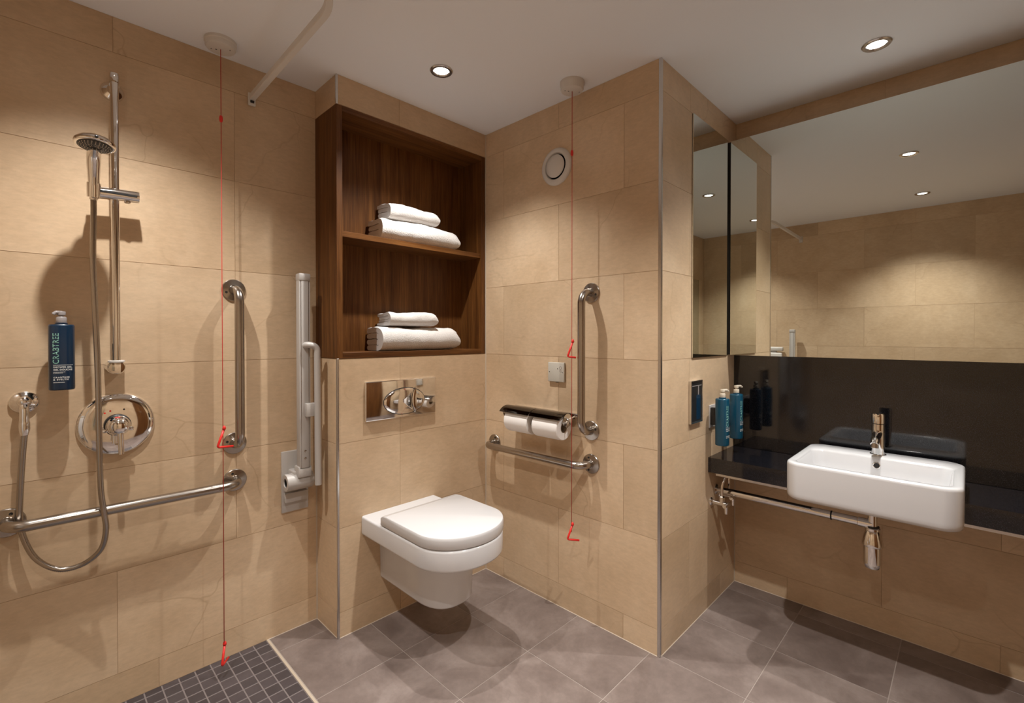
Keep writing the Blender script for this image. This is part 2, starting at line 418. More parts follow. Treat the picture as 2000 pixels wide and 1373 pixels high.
towel('hand_towel', 'small folded white towel on top of the lower towel stack', 1.15, 1.41, 1.905, 2.030, 1.3140, .066, 2, -2, 4)

# ------------------------------------------------------------------ flush plate
fp = thing('flush_plate', 'chrome dual flush plate with oval buttons above the toilet', 'flush plate', (1.186, N, .88))
bm = BM(); box(bm, 1.001, 1.372, N - .014, N, .893, 1.066, .004, 3)
plate = obj('plate', bm, 'chrome', None, True, 30)
def oval(cx, cz, a, b, side, gap=.0012, n=48):
    """part of an oval button cut by a curved line"""
    pts = []
    cut = lambda z: .035 + .018 * (1 - ((z) / b) ** 2) * -1 + .02
    for k_ in range(n):
        th = 2 * PI * k_ / n; x, z = a * math.cos(th), b * math.sin(th)
        if side == 'L': x = min(x, cut(z) - gap)
        else: x = max(x, cut(z) + gap)
        pts.append((cx + x, cz + z))
    return pts
def button(name, side):
    pts = oval(1.196, .967, .108, .060, side); bm = BM()
    cx = sum(p[0] for p in pts) / len(pts); cz = sum(p[1] for p in pts) / len(pts)
    rings = []
    for s_, y in ((1, N - .012), (1, N - .0155), (.97, N - .018), (.8, N - .0205), (.5, N - .0222), (.2, N - .0230)):
        rings.append([V((cx + (p[0] - cx) * s_, y, cz + (p[1] - cz) * s_)) for p in pts])
    loft(bm, rings); return obj(name, bm, 'chrome', None, True, 40)
pts = [(1.196 + .1105 * math.cos(2 * PI * k_ / 48), .967 + .0625 * math.sin(2 * PI * k_ / 48)) for k_ in range(48)]
rim = obj('button_gap', prism(BM(), pts, lambda p: V((p[0], N - .0146, p[1])), lambda p: V((p[0], N - .010, p[1]))), 'dark')
own(fp, plate, rim, button('large_button', 'L'), button('small_button', 'R'))

# ------------------------------------------------------------------ toilet
TX = 1.184
def dshape(x0, x1, yb, yc, yf, e=2.0, n=40, rb=.0):
    xm_, a, b = (x0 + x1) / 2, (x1 - x0) / 2, yc - yf; pts = []
    for k_ in range(n + 1):
        th = PI * k_ / n; c_, s_ = math.cos(th), math.sin(th)
        pts.append((xm_ + a * math.copysign(abs(c_) ** (2 / e), c_), yc - b * abs(s_) ** (2 / e)))
    return [(x1 - rb, yb)] + [(x1, yb - rb)] + [(x1, yc + (yb - yc) * .5)] + pts + [(x0, yc + (yb - yc) * .5)] + [(x0, yb - rb)] + [(x0 + rb, yb)]
def dring(z, ins, x0, x1, yb, yc, yf, e=2.0, rb=.0):
    return [V((p[0], p[1], z)) for p in dshape(x0 + ins, x1 - ins, yb, yc, yf + ins, e, rb=rb)]
toi = thing('toilet', 'white wall hung toilet with a closed rounded lid', 'toilet', (TX, N, .19))
bm = BM()
rim_ = dict(x0=.988, x1=1.374, yb=N - .0005, yc=1.475, yf=1.293, e=2.1)
ped_ = dict(x0=TX - .106, x1=TX + .122, yb=N - .0005, yc=1.60, yf=1.452, e=2.5)
def mixr(z, f):                            # between pedestal (0) and rim (1) outline
    q = {k_: ped_[k_] + (rim_[k_] - ped_[k_]) * f for k_ in rim_}; return dring(z, 0, **q)
rings = [mixr(.186, -.10), mixr(.190, -.03), mixr(.197, 0), mixr(.30, .02), mixr(.355, .06), mixr(.378, .14), mixr(.390, .30), mixr(.397, .55), mixr(.4005, .80), mixr(.403, .93), mixr(.408, .98), mixr(.415, 1),
         dring(.476, 0, **rim_), dring(.481, .001, **rim_), dring(.4845, .004, **rim_), dring(.4862, .010, **rim_)]
loft(bm, rings)
bowl = obj('bowl', bm, 'ceramic', None, True, 42)
lid_ = dict(x0=.990, x1=1.377, yb=1.730, yc=1.459, yf=1.293, e=2.0, rb=.006)
bm = BM()
lid2 = dict(lid_, yb=1.716); lid3 = dict(lid_, yb=1.690)
loft(bm, [dring(.4890, .006, **lid_), dring(.4895, .002, **lid_), dring(.492, 0, **lid_), dring(.519, 0, **lid_), dring(.5275, .0008, **lid2), dring(.5312, .0030, **lid3), dring(.5328, .008, **lid3)])
lid = obj('lid', bm, 'lid', None, True, 40)
bm = BM(); loft(bm, [dring(.4855, .010, **lid_), dring(.4895, .010, **lid_)])
gapo = obj('seat_gap', bm, 'plate')
bm = BM(); tube(bm, [(1.06, 1.738, .500), (1.31, 1.738, .500)], .0115, 16)
hinge = obj('hinge', bm, 'lid', None, True, 40)
own(toi, bowl, gapo, lid, hinge)

# ------------------------------------------------------------------ grab rails
def grab_rail(name, label, p0, p1, normal, group=None, off=.075, r=.0165, fr=.043, screw_dir=None):
    p0, p1, n_ = V(p0), V(p1), V(normal)
    d = (p1 - p0).normalized()
    root = thing(name, label, 'grab rail', tuple(p0), group)
    path = fillet([p0 + n_ * .004, p0 + n_ * off, p1 + n_ * off, p1 + n_ * .004], .05, 10)
    kids = [obj('bar', tube(BM(), path, r, 24), 'steel', None, True, 40)]
    for p in (p0, p1):
        f = obj('flange', lathe(BM(), p, n_, [(fr, 0), (fr, .004), (fr - .002, .0065), (fr * .62, .0085), (r + .003, .010), (r + .002, .013), (r * .5, .013)], 36), 'steel', None, True, 35)
        kids.append(f)
        for sgn in (1, -1):
            q = p + (d.cross(n_) * sgn + d * (.35 if p is p0 else -.35)).normalized() * fr * .66
            kids.append(obj('screw', lathe(BM(), q, n_, [(.0048, .006), (.0048, .0095), (.003, .0095), (.003, .0085), (0, .0085)], 12), 'black'))
    return own(root, *kids)
grab_rail('grab_rail', 'upright steel grab rail on the shower wall', (.554, A, 1.447), (.554, A, .842), (0, -1, 0))
grab_rail('grab_rail', 'long level steel grab rail low on the shower wall', (.554, A, .695), (-.062, A, .700), (0, -1, 0))
grab_rail('grab_rail', 'upright steel grab rail on the wall beside the toilet', (B, 1.191, 1.456), (B, 1.191, .850), (-1, 0, 0))
grab_rail('grab_rail', 'short level steel grab rail below the toilet roll holder', (B, 1.806, .700), (B, 1.190, .704), (-1, 0, 0))

# ------------------------------------------------------------------ drop-down support rails, folded upright
def drop_rail(label, org, n_, s_, z0=.515, post=True, group=None):
    """org = wall point under the plate centre, n_ = wall normal, s_ = sideways axis along the wall"""
    n_, s_, org = V(n_), V(s_), V(org)
    W = lambda s, n, z: org + s_ * s + n_ * n + V((0, 0, z))
    def bx(name, s0, s1, n0, n1, za, zb, mat, bev=.002):
        bm = BM(); box(bm, s0, s1, n0, n1, za, zb, bev, 2)
        for v in bm.verts: v.co = W(v.co.x, v.co.y, v.co.z)
        return obj(name, bm, mat, None, True, 30)
    root = thing('drop_down_rail', label, 'support rail', tuple(W(0, 0, z0)), group)
    kids = [bx('wall_plate', -.055, .056, 0, .012, .515, .775, 'alu', .003),
            bx('plate_cover', -.048, .049, .012, .030, .56, .60, 'alu', .003)]
    barrel = obj('hinge_barrel', lathe(BM(), W(-.058, .058, .655), s_, [(.018, .004), (.019, 0), (.034, 0), (.036, .003), (.036, .105), (.034, .108), (0, .108)], 28, False), 'alu', None, True, 40)
    kids.append(barrel)
    kids.append(obj('barrel_socket', lathe(BM(), W(-.0545, .058, .655), s_, [(0, .006), (.0185, .006)], 20), 'black'))
    kids.append(bx('hinge_bracket', -.030, .040, .010, .075, .645, .70, 'alu', .006))
    kids.append(bx('knuckle', -.020, .036, .050, .100, .675, .722, 'alu', .006))
    up = bx('upright', -.014, .031, .066, .100, .712, 1.512, 'alu', .0015); kids.append(up)
    for ga, gb in ((-.0085, -.0065), (.0235, .0255)): kids.append(bx('groove', ga, gb, .0992, .1004, .715, 1.497, 'steel', .0003))
    kids.append(bx('front_strip', -.0055, .0225, .0990, .1012, .715, 1.497, 'alu', .0006))
    kids.append(bx('end_cap', -.016, .033, .063, .104, 1.495, 1.527, 'alu', .006))
    for z in (.755, .785): kids.append(obj('screw', lathe(BM(), W(.0085, .1012, z), n_, [(.005, 0), (.005, .0015), (.002, .002), (0, .002)], 12), 'steel'))
    path = fillet([W(.010, .098, 1.226), W(.014, .118, 1.232), W(.050, .124, 1.220), W(.052, .124, .640)], .05, 10)
    kids.append(obj('support_leg', tube(BM(), path, .0135, 18), 'alu', None, True, 40))
    kids.append(bx('brace_plate', .006, .048, .098, .122, .930, .985, 'alu', .002))
    return own(root, *kids)
drop_rail('folded grey drop-down support rail on the shower wall beside the cabinet', (.783, A, 0), (0, -1, 0), (1, 0, 0))
o = drop_rail('folded grey drop-down rail seen in the mirror beside the shower bench', (E, 1.232, 0), (1, 0, 0), (0, 1, 0))
o.location.z -= .20

# ------------------------------------------------------------------ folding shower seat (seen in the mirror)
st = thing('shower_bench', 'white folding shower bench seen in the mirror, tipped up against the wall', 'shower bench', (E, 1.55, .45))
def bxo(name, mat, *a, bev=.004, seg=3): return obj(name, box(BM(), *a, bev, seg), mat, None, True, 30)
own(st, bxo('backrest', 'plastic', E + .02, E + .055, 1.33, 1.78, 1.115, 1.155, bev=.012),
    bxo('seat', 'plastic', E + .035, E + .075, 1.335, 1.775, .66, 1.098, bev=.014),
    bxo('wall_bracket', 'alu', E, E + .036, 1.40, 1.46, .50, 1.13, bev=.003),
    bxo('wall_bracket', 'alu', E, E + .036, 1.64, 1.70, .50, 1.13, bev=.003),
    bxo('hinge', 'alu', E + .01, E + .07, 1.38, 1.72, .625, .655, bev=.008))

# ------------------------------------------------------------------ emergency pull cords
def pull_cord(label, x, y, zb, rose_h, bead, tri_u, tri_l, ang_u, ang_l, size=.05, reach_u=.62):
    root = thing('pull_cord', label, 'pull cord', (x, y, H), 'emergency pull cords')
    z0 = H - rose_h
    rose = obj('ceiling_rose', lathe(BM(), (x, y, H), (0, 0, -1), [(.052, 0), (.052, rose_h * .30), (.049, rose_h * .42), (.049, rose_h * .8), (.046, rose_h * .95), (.042, rose_h), (0, rose_h)], 40), 'plastic', None, True, 35)
    for dx, dy, rr in ((-.026, .018, .0022), (.026, -.018, .0022), (-.012, .010, .003)):
        h_ = obj('screw_hole', lathe(BM(), (x + dx, y + dy, z0 + .0005), (0, 0, -1), [(0, .001), (rr, .001), (rr, 0)], 10), 'black'); h_.parent = rose
    kids = [rose, obj('cord', tube(BM(), [(x, y, z0 + .005), (x, y, (z0 + zb) / 2), (x, y, zb)], .00135, 8), 'redcord', None, True),
            obj('connector_bead', lathe(BM(), (x, y, bead - .014), (0, 0, 1), [(0, 0), (.0045, .003), (.006, .010), (.006, .018), (.0045, .025), (0, .028)], 14), 'red', None, True)]
    for (zt, ang, nm) in ((tri_u, ang_u, 'upper_triangle'), (tri_l, ang_l, 'lower_triangle')):
        d = V((math.cos(ang), math.sin(ang), 0)); s_ = size
        a, b, c_ = V((x, y, zt)) + d * .004, V((x, y, zt - s_ * 1.18)) - d * s_ * .34, V((x, y, zt - s_ * 1.25)) + d * s_ * (reach_u if nm == 'upper_triangle' else .62)
        pts = fillet([a, b, c_], .006, 4)
        tr = obj(nm, tube(BM(), pts, .0042, 10), 'red', None, True)
        kids.append(tr)
        kn = obj('knot', lathe(BM(), a + V((0, 0, -.006)), (0, 0, 1), [(0, 0), (.006, .003), (.0065, .009), (.004, .016), (0, .018)], 12), 'red', None, True); kids.append(kn)
    return own(root, *kids)
yaw = math.radians(44.4)
pull_cord('red emergency pull cord hanging from the ceiling in front of the shower wall', .488, 1.978, .10, .030, 2.066, .922, .116, yaw - PI / 2 + .9, yaw + .15, .056)
pull_cord('red emergency pull cord hanging from the ceiling beside the toilet', 1.618, 1.225, .42, .038, 2.050, 1.241, .452, yaw - PI / 2 - .1, yaw - PI / 2, .054, .33)

# ------------------------------------------------------------------ curtain rail
cr = thing('curtain_rail', 'white bent shower curtain rail hung below the ceiling', 'curtain rail', (.62, A, 2.23))
pth = fillet([(.622, A - .006, 2.226), (.610, 1.195, 2.226), (E + .006, 1.192, 2.212)], .20, 14)
bm = BM()
n_ = len(pth); rings = []
for i, p in enumerate(pth):
    tng = (pth[min(i + 1, n_ - 1)] - pth[max(i - 1, 0)]).normalized(); sd = V((-tng.y, tng.x, 0)).normalized()
    rings.append([p + sd * a + V((0, 0, b)) for a, b in ((-.009, -.011), (.009, -.011), (.011, -.008), (.011, .010), (.009, .012), (-.009, .012), (-.011, .010), (-.011, -.008))])
loft(bm, rings)
own(cr, obj('rail', bm, 'plastic', None, True, 30),
    bxo('wall_bracket', 'plastic', .608, .636, A - .010, A, 2.195, 2.245, bev=.003), bxo('wall_bracket', 'plastic', E, E + .010, 1.176, 1.206, 2.175, 2.235, bev=.003),
    bxo('end_plug', 'black', .615, .629, A - .014, A - .009, 2.205, 2.214, bev=.001))

# ------------------------------------------------------------------ shower riser rail, hand shower, hose
sr = thing('shower_riser_rail', 'chrome shower riser rail fixed to the shower wall', 'shower rail', (.19, A, 1.16))
BX, BY = .191, A - .064
kids = [obj('rail', tube(BM(), [(BX, BY, 1.175), (BX, BY, 1.6), (BX, BY, 2.125)], .0115, 24), 'chrome', None, True, 40)]
kids.append(obj('top_cap', lathe(BM(), (BX, BY, 2.100), (0, 0, 1), [(.0125, 0), (.0135, .004), (.0135, .024), (.012, .030), (0, .032)], 24), 'chrome', None, True, 40))
kids.append(obj('top_bracket', lathe(BM(), (BX, A, 2.092), (0, -1, 0), [(.032, 0), (.032, .006), (.028, .012), (.016, .022), (.013, .034), (.013, .060)], 32), 'chrome', None, True, 35))
kids.append(obj('bottom_bracket', lathe(BM(), (BX, A, 1.163), (0, -1, 0), [(.026, 0), (.026, .010), (.024, .030), (.0235, .070), (.020, .077), (.010, .079), (0, .079)], 32), 'chrome', None, True, 35))
kids.append(obj('bracket_cap', lathe(BM(), (BX, BY, 1.180), (0, 0, 1), [(.0225, 0), (.0225, .005), (.020, .006), (0, .006)], 28), 'plastic', None, True, 35))
kids.append(obj('slider', tube(BM(), [(.130, BY - .004, 1.728), (.19, BY - .004, 1.733), (.252, BY - .004, 1.735)], .0195, 24), 'chrome', None, True, 40))
kids.append(obj('slider_stripe', box(BM(), .150, .246, BY - .0246, BY - .020, 1.729, 1.737, .001, 1), 'black'))
kids.append(obj('slider_button', lathe(BM(), (.222, BY - .006, 1.716), (0, 0, -1), [(.009, 0), (.009, .006), (.006, .008), (0, .008)], 16), 'chrome', None, True, 40))
HX, HY = .134, BY - .052                   # the handset cup
kids.append(obj('holder_cup', lathe(BM(), (HX, HY, 1.700), (.0, -.2, 1), [(.0135, 0), (.0165, .002), (.0175, .045), (.0150, .047), (.0125, .044)], 24, False), 'chrome', None, True, 40))
kids.append(obj('holder_arm', tube(BM(), [(HX + .004, BY - .002, 1.726), (HX, HY + .008, 1.724)], .013, 16), 'chrome', None, True, 40))
own(sr, *kids)
hs = thing('hand_shower', 'chrome hand shower with round black spray face held on the riser rail', 'hand shower', (HX, HY, 1.70))
hd = V((.131, A - .220, 1.839))
kids = [obj('handle', tube(BM(), smooth_path([(HX, HY, 1.694), (HX, HY - .008, 1.728), (HX - .001, HY - .026, 1.775), (HX - .002, HY - .048, 1.815), (HX - .002, HY - .075, 1.838)], 6), [.0105 + .0065 * min(1, i / 15) for i in range(25)], 20), 'chrome', None, True, 50)]
ax = V((-.03, -.16, -1)).normalized()      # the spray face looks down and outwards
kids.append(obj('head', lathe(BM(), hd, ax, [(0, -.016), (.02, -.0155), (.040, -.011), (.0475, -.003), (.049, .002), (.0475, .007), (.044, .009), (.040, .0085)], 40), 'chrome', None, True, 50))
face = obj('spray_face', lathe(BM(), hd, ax, [(.0405, .008), (.0405, .0095), (.036, .0105), (.016, .0105), (.015, .0085), (0, .0085)], 40), 'black', None, True, 35); kids.append(face)
bm = BM(); u_, v_, d_ = frame(ax)
for rr, cnt in ((.036, 26), (.0305, 22), (.025, 18), (.0195, 14), (.010, 7)):
    for q in range(cnt):
        th = 2 * PI * q / cnt; lathe(bm, hd + (u_ * math.cos(th) + v_ * math.sin(th)) * rr, ax, [(.0016, .008), (.0014, .0125), (0, .0128)], 6)
nz = obj('nozzles', bm, 'trim', None); nz['kind'] = 'stuff'; kids.append(nz)
kids.append(obj('mode_lever', lathe(BM(), hd + u_ * .047 + ax * .002, u_, [(.004, 0), (.0045, .006), (0, .008)], 12), 'black', None, True))
own(hs, *kids)
# hose outlet
oo = thing('hose_outlet', 'chrome wall elbow that feeds the shower hose', 'hose outlet', (-.022, A, 1.06))
own(oo, obj('flange', lathe(BM(), (-.022, A, 1.062), (0, -1, 0), [(.034, 0), (.034, .004), (.031, .009), (.020, .014), (.012, .020), (.011, .028)], 36), 'chrome', None, True, 35),
    obj('elbow', tube(BM(), fillet([(-.022, A - .015, 1.062), (-.022, A - .038, 1.062), (-.022, A - .038, 1.0)], .02, 8), .011, 20), 'chrome', None, True, 45),
    obj('elbow_dome', lathe(BM(), (-.022, A - .020, 1.066), (0, -1, .15), [(.017, 0), (.016, .014), (.011, .022), (0, .026)], 24), 'chrome', None, True, 45),
    obj('coupling', lathe(BM(), (-.022, A - .038, 1.006), (0, 0, -1), [(.012, 0), (.0125, .004), (.0125, .022), (.010, .034), (.009, .040)], 20), 'chrome', None, True, 40))
# hose: ribbed metal tube from the handset down, in front of the valve and the level rail, up behind the rail to the outlet
hp = smooth_path([(HX, HY + .001, 1.698), (.134, HY + .002, 1.64), (.132, HY + .004, 1.50), (.136, HY + .004, 1.34), (.141, A - .108, 1.16), (.1425, A - .113, .96), (.145, A - .116, .79), (.152, A - .114, .71), (.158, A - .104, .645), (.146, A - .085, .578), (.104, A - .062, .537), (.050, A - .048, .535), (.003, A - .037, .577), (-.023, A - .030, .640), (-.034, A - .028, .71), (-.032, A - .030, .80), (-.027, A - .034, .90), (-.022, A - .038, .972)], 30)
# even spacing for the ribs
dens = [hp[0]]; acc = 0; step = .0024
for a, b in zip(hp, hp[1:]):
    seg_l = (b - a).length; pos = step - acc
    while pos <= seg_l: dens.append(a.lerp(b, pos / seg_l)); pos += step
    acc = (acc + seg_l) % step
ho = obj('shower_hose', tube(BM(), dens, [.0084 if i % 2 else .0072 for i in range(len(dens))], 12), 'steel', None, True, 80)
tag(ho, 'ribbed metal shower hose looping down the shower wall', 'hose')
# ------------------------------------------------------------------ shower valve
VX, VZ = .196, .966
sv = thing('shower_valve', 'round chrome shower mixer valve with lever under the riser rail', 'shower valve', (VX, A, VZ))
n0 = (0, -1, 0)
kids = [obj('cover_plate', lathe(BM(), (VX, A, VZ), n0, [(.103, 0), (.104, .004), (.102, .008), (.096, .0125), (.08, .0165), (.05, .0190), (.024, .0200), (0, .020)], 64), 'chrome', None, True, 40),
        obj('black_ring', lathe(BM(), (VX, A, VZ), n0, [(.036, .018), (.036, .032), (.033, .035), (0, .035)], 40), 'black', None, True, 35)]
hub = obj('temperature_knob', lathe(BM(), (VX, A, VZ), n0, [(.031, .030), (.033, .034), (.033, .050), (.030, .054), (.026, .058), (.026, .070), (.022, .076), (.012, .080), (0, .081)], 40), 'chrome', None, True, 35)
kids.append(hub)
kids.append(obj('flow_lever', tube(BM(), [(VX + .003, A - .066, VZ - .012), (VX + .004, A - .070, VZ - .05), (VX + .005, A - .072, VZ - .092)], [.0085, .0082, .0075], 16), 'chrome', None, True, 40))
for sx in (-1, 1): kids.append(obj('knob_ear', lathe(BM(), (VX + sx * .026, A - .046, VZ - .012), (sx, 0, -.2), [(.007, 0), (.0065, .012), (.004, .015), (0, .015)], 14), 'chrome', None, True, 40))
kids.append(obj('temperature_pin', tube(BM(), [(VX - .008, A - .040, VZ - .025), (VX - .009, A - .042, VZ - .058)], .008, 14), 'chrome', None, True, 40))
kids.append(obj('red_mark', box(BM(), VX - .009, VX + .005, A - .0560, A - .0530, VZ + .0245, VZ + .031, .001, 1), 'red'))
for dx, dz, mt in ((-.018, .048, 'red'), (-.032, .042, 'red'), (.018, .050, 'black')):
    kids.append(obj('scale_dot', lathe(BM(), (VX + dx, A - .0186, VZ + dz), n0, [(.0028, 0), (.0028, .001), (0, .001)], 12), mt))
own(sv, *kids)

# ------------------------------------------------------------------ bottles with printed text
def text_bm(txt, size, align='LEFT', space=1.0, bold=0.0):
    cu = bpy.data.curves.new('t', 'FONT'); cu.body = txt; cu.size = size; cu.align_x = align; cu.space_character = space; cu.offset = bold; cu.resolution_u = 3
    o = bpy.data.objects.new('t', cu); COL.objects.link(o)
    me = bpy.data.meshes.new_from_object(o.evaluated_get(bpy.context.evaluated_depsgraph_get()))
    bm = BM(); bm.from_mesh(me); bpy.data.objects.remove(o); bpy.data.curves.remove(cu); bpy.data.meshes.remove(me)
    return bm
def bottle(name, label, cx, cy, z0, face, bw, bd, bh, mat, pumpmat, lines, spout=-1, group=None, slen=.018):
    """face: rotation about z that turns the printed front (-y) to its side"""
    root = thing(name, label, 'bottle', (cx, cy, z0), group); root.rotation_euler = (0, 0, face)
    a, b, e = bw / 2, bd / 2, 2.6
    def ring(s, z, n=48):
        out = []
        for k_ in range(n):
            th = 2 * PI * k_ / n; c_, s_ = math.cos(th), math.sin(th)
            out.append(V((a * s * math.copysign(abs(c_) ** (2 / e), c_), b * s * math.copysign(abs(s_) ** (2 / e), s_), z)))
        return out
    obj('body', loft(BM(), [ring(.90, 0), ring(.97, .0015), ring(1, .006), ring(1, bh - .006), ring(.97, bh - .002), ring(.90, bh)]), mat, root, True, 40)
    obj('neck', lathe(BM(), (0, 0, bh - .001), (0, 0, 1), [(.0150, 0), (.0150, .006), (.0125, .007)], 24), mat, root, True, 40)
    obj('collar', lathe(BM(), (0, 0, bh + .004), (0, 0, 1), [(.0122, 0), (.0126, .001), (.0126, .017), (.0105, .020), (.0055, .021), (.005, .028)], 24), pumpmat, root, True, 40)
    pm = obj('pump_head', lathe(BM(), (0, 0, bh + .028), (0, 0, 1), [(.0075, 0), (.010, .002), (.0105, .010), (.009, .013), (0, .014)], 24), pumpmat, root, True, 40)
    tip = obj('spout', tube(BM(), fillet([(0, 0, bh + .037), (spout * slen * .75, -slen * .3, bh + .037), (spout * slen, -slen * .4, bh + .031)], .006, 4), [.0058] * 3 + [.005] * 4, 10), pumpmat, pm, True, 50)
    surf = lambda x: -b * max(0, 1 - min(1, abs(x / a)) ** e) ** (1 / e) - .0005
    for txt, size, x, z, vert, mt, sp, bold in lines:
        bm = text_bm(txt, size, space=sp, bold=bold)
        bmesh.ops.triangulate(bm, faces=bm.faces[:])
        for v in bm.verts:
            tx, ty = v.co.x, v.co.y
            px, pz = (x - ty, z + tx) if vert else (x + tx, z + ty)
            v.co = V((px, surf(px), pz))
        obj('printed_text', bm, mt, root)
    return root
def dash_lines(root, spec, bd, bw):        # print too small to read in the photograph
    a, b, e = bw / 2, bd / 2, 2.6; surf = lambda x: -b * max(0, 1 - min(1, abs(x / a)) ** e) ** (1 / e) - .0005
    for x0, x1, z, h in spec:
        bm = BM(); x = x0; rnd = random.Random(int(z * 1e5))
        while x < x1:
            w_ = rnd.uniform(.0006, .0016)
            vs = [bm.verts.new((xx, surf(xx), zz)) for xx, zz in ((x, z), (min(x + w_, x1), z), (min(x + w_, x1), z + h), (x, z + h))]
            bm.faces.new(vs); x += w_ + .0006
        o = obj('fine_print', bm, 'print', root)
BH, BW, BD = .202, .0605, .050
LN = [('CRABTREE', .0196, -.0070, .081, True, 'mint', 1.02, 0.0),
      ('SHOWER GEL', .0066, -.0195, .0690, False, 'print', 1.05, .0002), ('GEL DOUCHE', .0066, -.0195, .0610, False, 'print', 1.05, .0002),
      ('CRABTREE', .0062, -.0195, .0375, False, 'print', 1.3, .0002), ('& EVELYN', .0062, -.0195, .0310, False, 'print', 1.3, .0002)]
b0 = bottle('shower_gel_bottle', 'dark blue pump bottle of shower gel on the shower wall', .060, A - .070, 1.100, 0, BW, BD, BH, 'blue', 'pump', LN)
dash_lines(b0, [(-.0195, .024, .0765, .0018), (-.0195, .007, .0555, .0017), (-.0195, .002, .0525, .0014), (-.0195, .006, .0235, .0020)], BD, BW)
bm = BM(); box(bm, -.02, .02, BD / 2 - .002, .0698, .06, .14, .003, 2)
obj('wall_holder', bm, 'black', b0)
LN2 = [('CRABTREE', .0196, -.0050, .088, True, 'mint', 1.02, 0.0)] + [(a_, b_, c_, d_ + .006, e_, f_, g_, h_) for a_, b_, c_, d_, e_, f_, g_, h_ in LN[1:]]
b1 = bottle('hand_wash_bottle', 'teal blue pump bottle on the vanity wall, the one nearer the wall edge', 2.188, C - .062, .770, 0, .060, .056, .212, 'teal', 'pumpc', LN2, spout=1, slen=.034)
dash_lines(b1, [(-.0195, .022, .083, .0018)], .056, .060)
b2 = bottle('lotion_bottle', 'teal blue pump bottle on the vanity wall, the one nearer the mirror', 2.365, C - .062, .775, 0, .060, .056, .212, 'teal', 'pumpc', LN2, spout=1, slen=.034)
dash_lines(b2, [(-.0195, .022, .083, .0018)], .056, .060)
br = thing('bottle_bracket', 'steel wall bracket holding the two teal pump bottles', 'bracket', (2.28, C, .84))
own(br, bxo('wall_plate', 'alu', 2.186, 2.420, C - .007, C, .840, .945, bev=.002),
    bxo('clip', 'black', 2.190, 2.212, C - .036, C - .006, .855, .935, bev=.003), bxo('clip', 'black', 2.349, 2.381, C - .036, C - .006, .855, .935, bev=.003))

# ------------------------------------------------------------------ framed plaque on the corner wall
pq = thing('wall_plaque', 'small steel framed black card with a printed bottle by the mirror', 'plaque', (2.046, C, .89))
bm = BM()
x0, x1, z0, z1, f_ = 1.972, 2.090, .886, 1.071, .006
box(bm, x0, x1, C - .012, C, z0, z0 + f_); box(bm, x0, x1, C - .012, C, z1 - f_, z1); box(bm, x0, x0 + f_, C - .012, C, z0 + f_, z1 - f_); box(bm, x1 - f_, x1, C - .012, C, z0 + f_, z1 - f_)
fr = obj('frame', bm, 'trim')
cd_ = bxo('card', 'black', x0 + f_, x1 - f_, C - .010, C - .002, z0 + f_, z1 - f_, bev=.0005, seg=1)
yy = C - .0104
def flat(name, pts, mat): bm = BM(); prism(bm, pts, lambda p: V((p[0], yy, p[1])), lambda p: V((p[0], yy + .0004, p[1]))); return obj(name, bm, mat)
own(pq, fr, cd_, flat('printed_bottle', [(2.028, .900), (2.072, .900), (2.072, 1.002), (2.066, 1.008), (2.034, 1.008), (2.028, 1.002)], 'blue'),
    flat('printed_pump', [(2.046, 1.008), (2.054, 1.008), (2.054, 1.047), (2.082, 1.047), (2.082, 1.050), (1.986, 1.050), (1.986, 1.047), (2.046, 1.047)], 'pump'))

# ------------------------------------------------------------------ mirrors
def mirror_panel(name, label, glass, backing, loc, cat='mirror'):
    r_ = thing(name, label, cat, loc)
    own(r_, obj('glass', glass, 'mirror'), obj('backing', backing, 'dark')); return r_
XMIR = 2.416; MZ0, MZ1 = 1.1715, 2.226
mirror_panel('wall_mirror', 'tall narrow mirror on the short wall beside the vanity', box(BM(), 1.998, XMIR - .010, C - .0060, C - .0020, MZ0, MZ1 + .003), box(BM(), 1.999, XMIR - .004, C - .002, C - .0002, MZ0 + .001, MZ1 + .002), (2.2, C, MZ0))
mirror_panel('vanity_mirror', 'wide frameless mirror cabinet above the basin', box(BM(), XMIR, XMIR + .004, R + .003, C - .014, MZ0, MZ1), box(BM(), XMIR + .012, D - .0005, R + .003, C - .0005, MZ0 + .0015, MZ1 - .001), (XMIR, .3, MZ0))
vm = bpy.data.objects['vanity_mirror']
for c_ in vm.children:
    if c_.name.startswith('backing'): c_.data.materials[0] = M['sealant']; c_.name = 'cabinet_body'
own(vm, obj('shadow_gap', box(BM(), XMIR + .0042, XMIR + .012, R + .004, C - .0007, MZ0 + .0017, MZ1 - .0015), 'dark'))  # near-black filler strip stands in for the shade in the mirror gap
mirror_panel('long_mirror', 'full length mirror on the rear wall glimpsed in the narrow mirror', box(BM(), -.28, .10, R + .002, R + .006, .50, 1.875), box(BM(), -.279, .099, R + .0002, R + .002, .501, 1.874), (-.09, R, .50))

# ------------------------------------------------------------------ vanity: worktop, splashback, basin
WF = 2.184
wt = thing('vanity_worktop', 'black granite worktop running along the basin wall', 'worktop', (2.35, .2, .635))
BXL, BXR, BYL, BYR = 2.016, 2.462, .512, .010
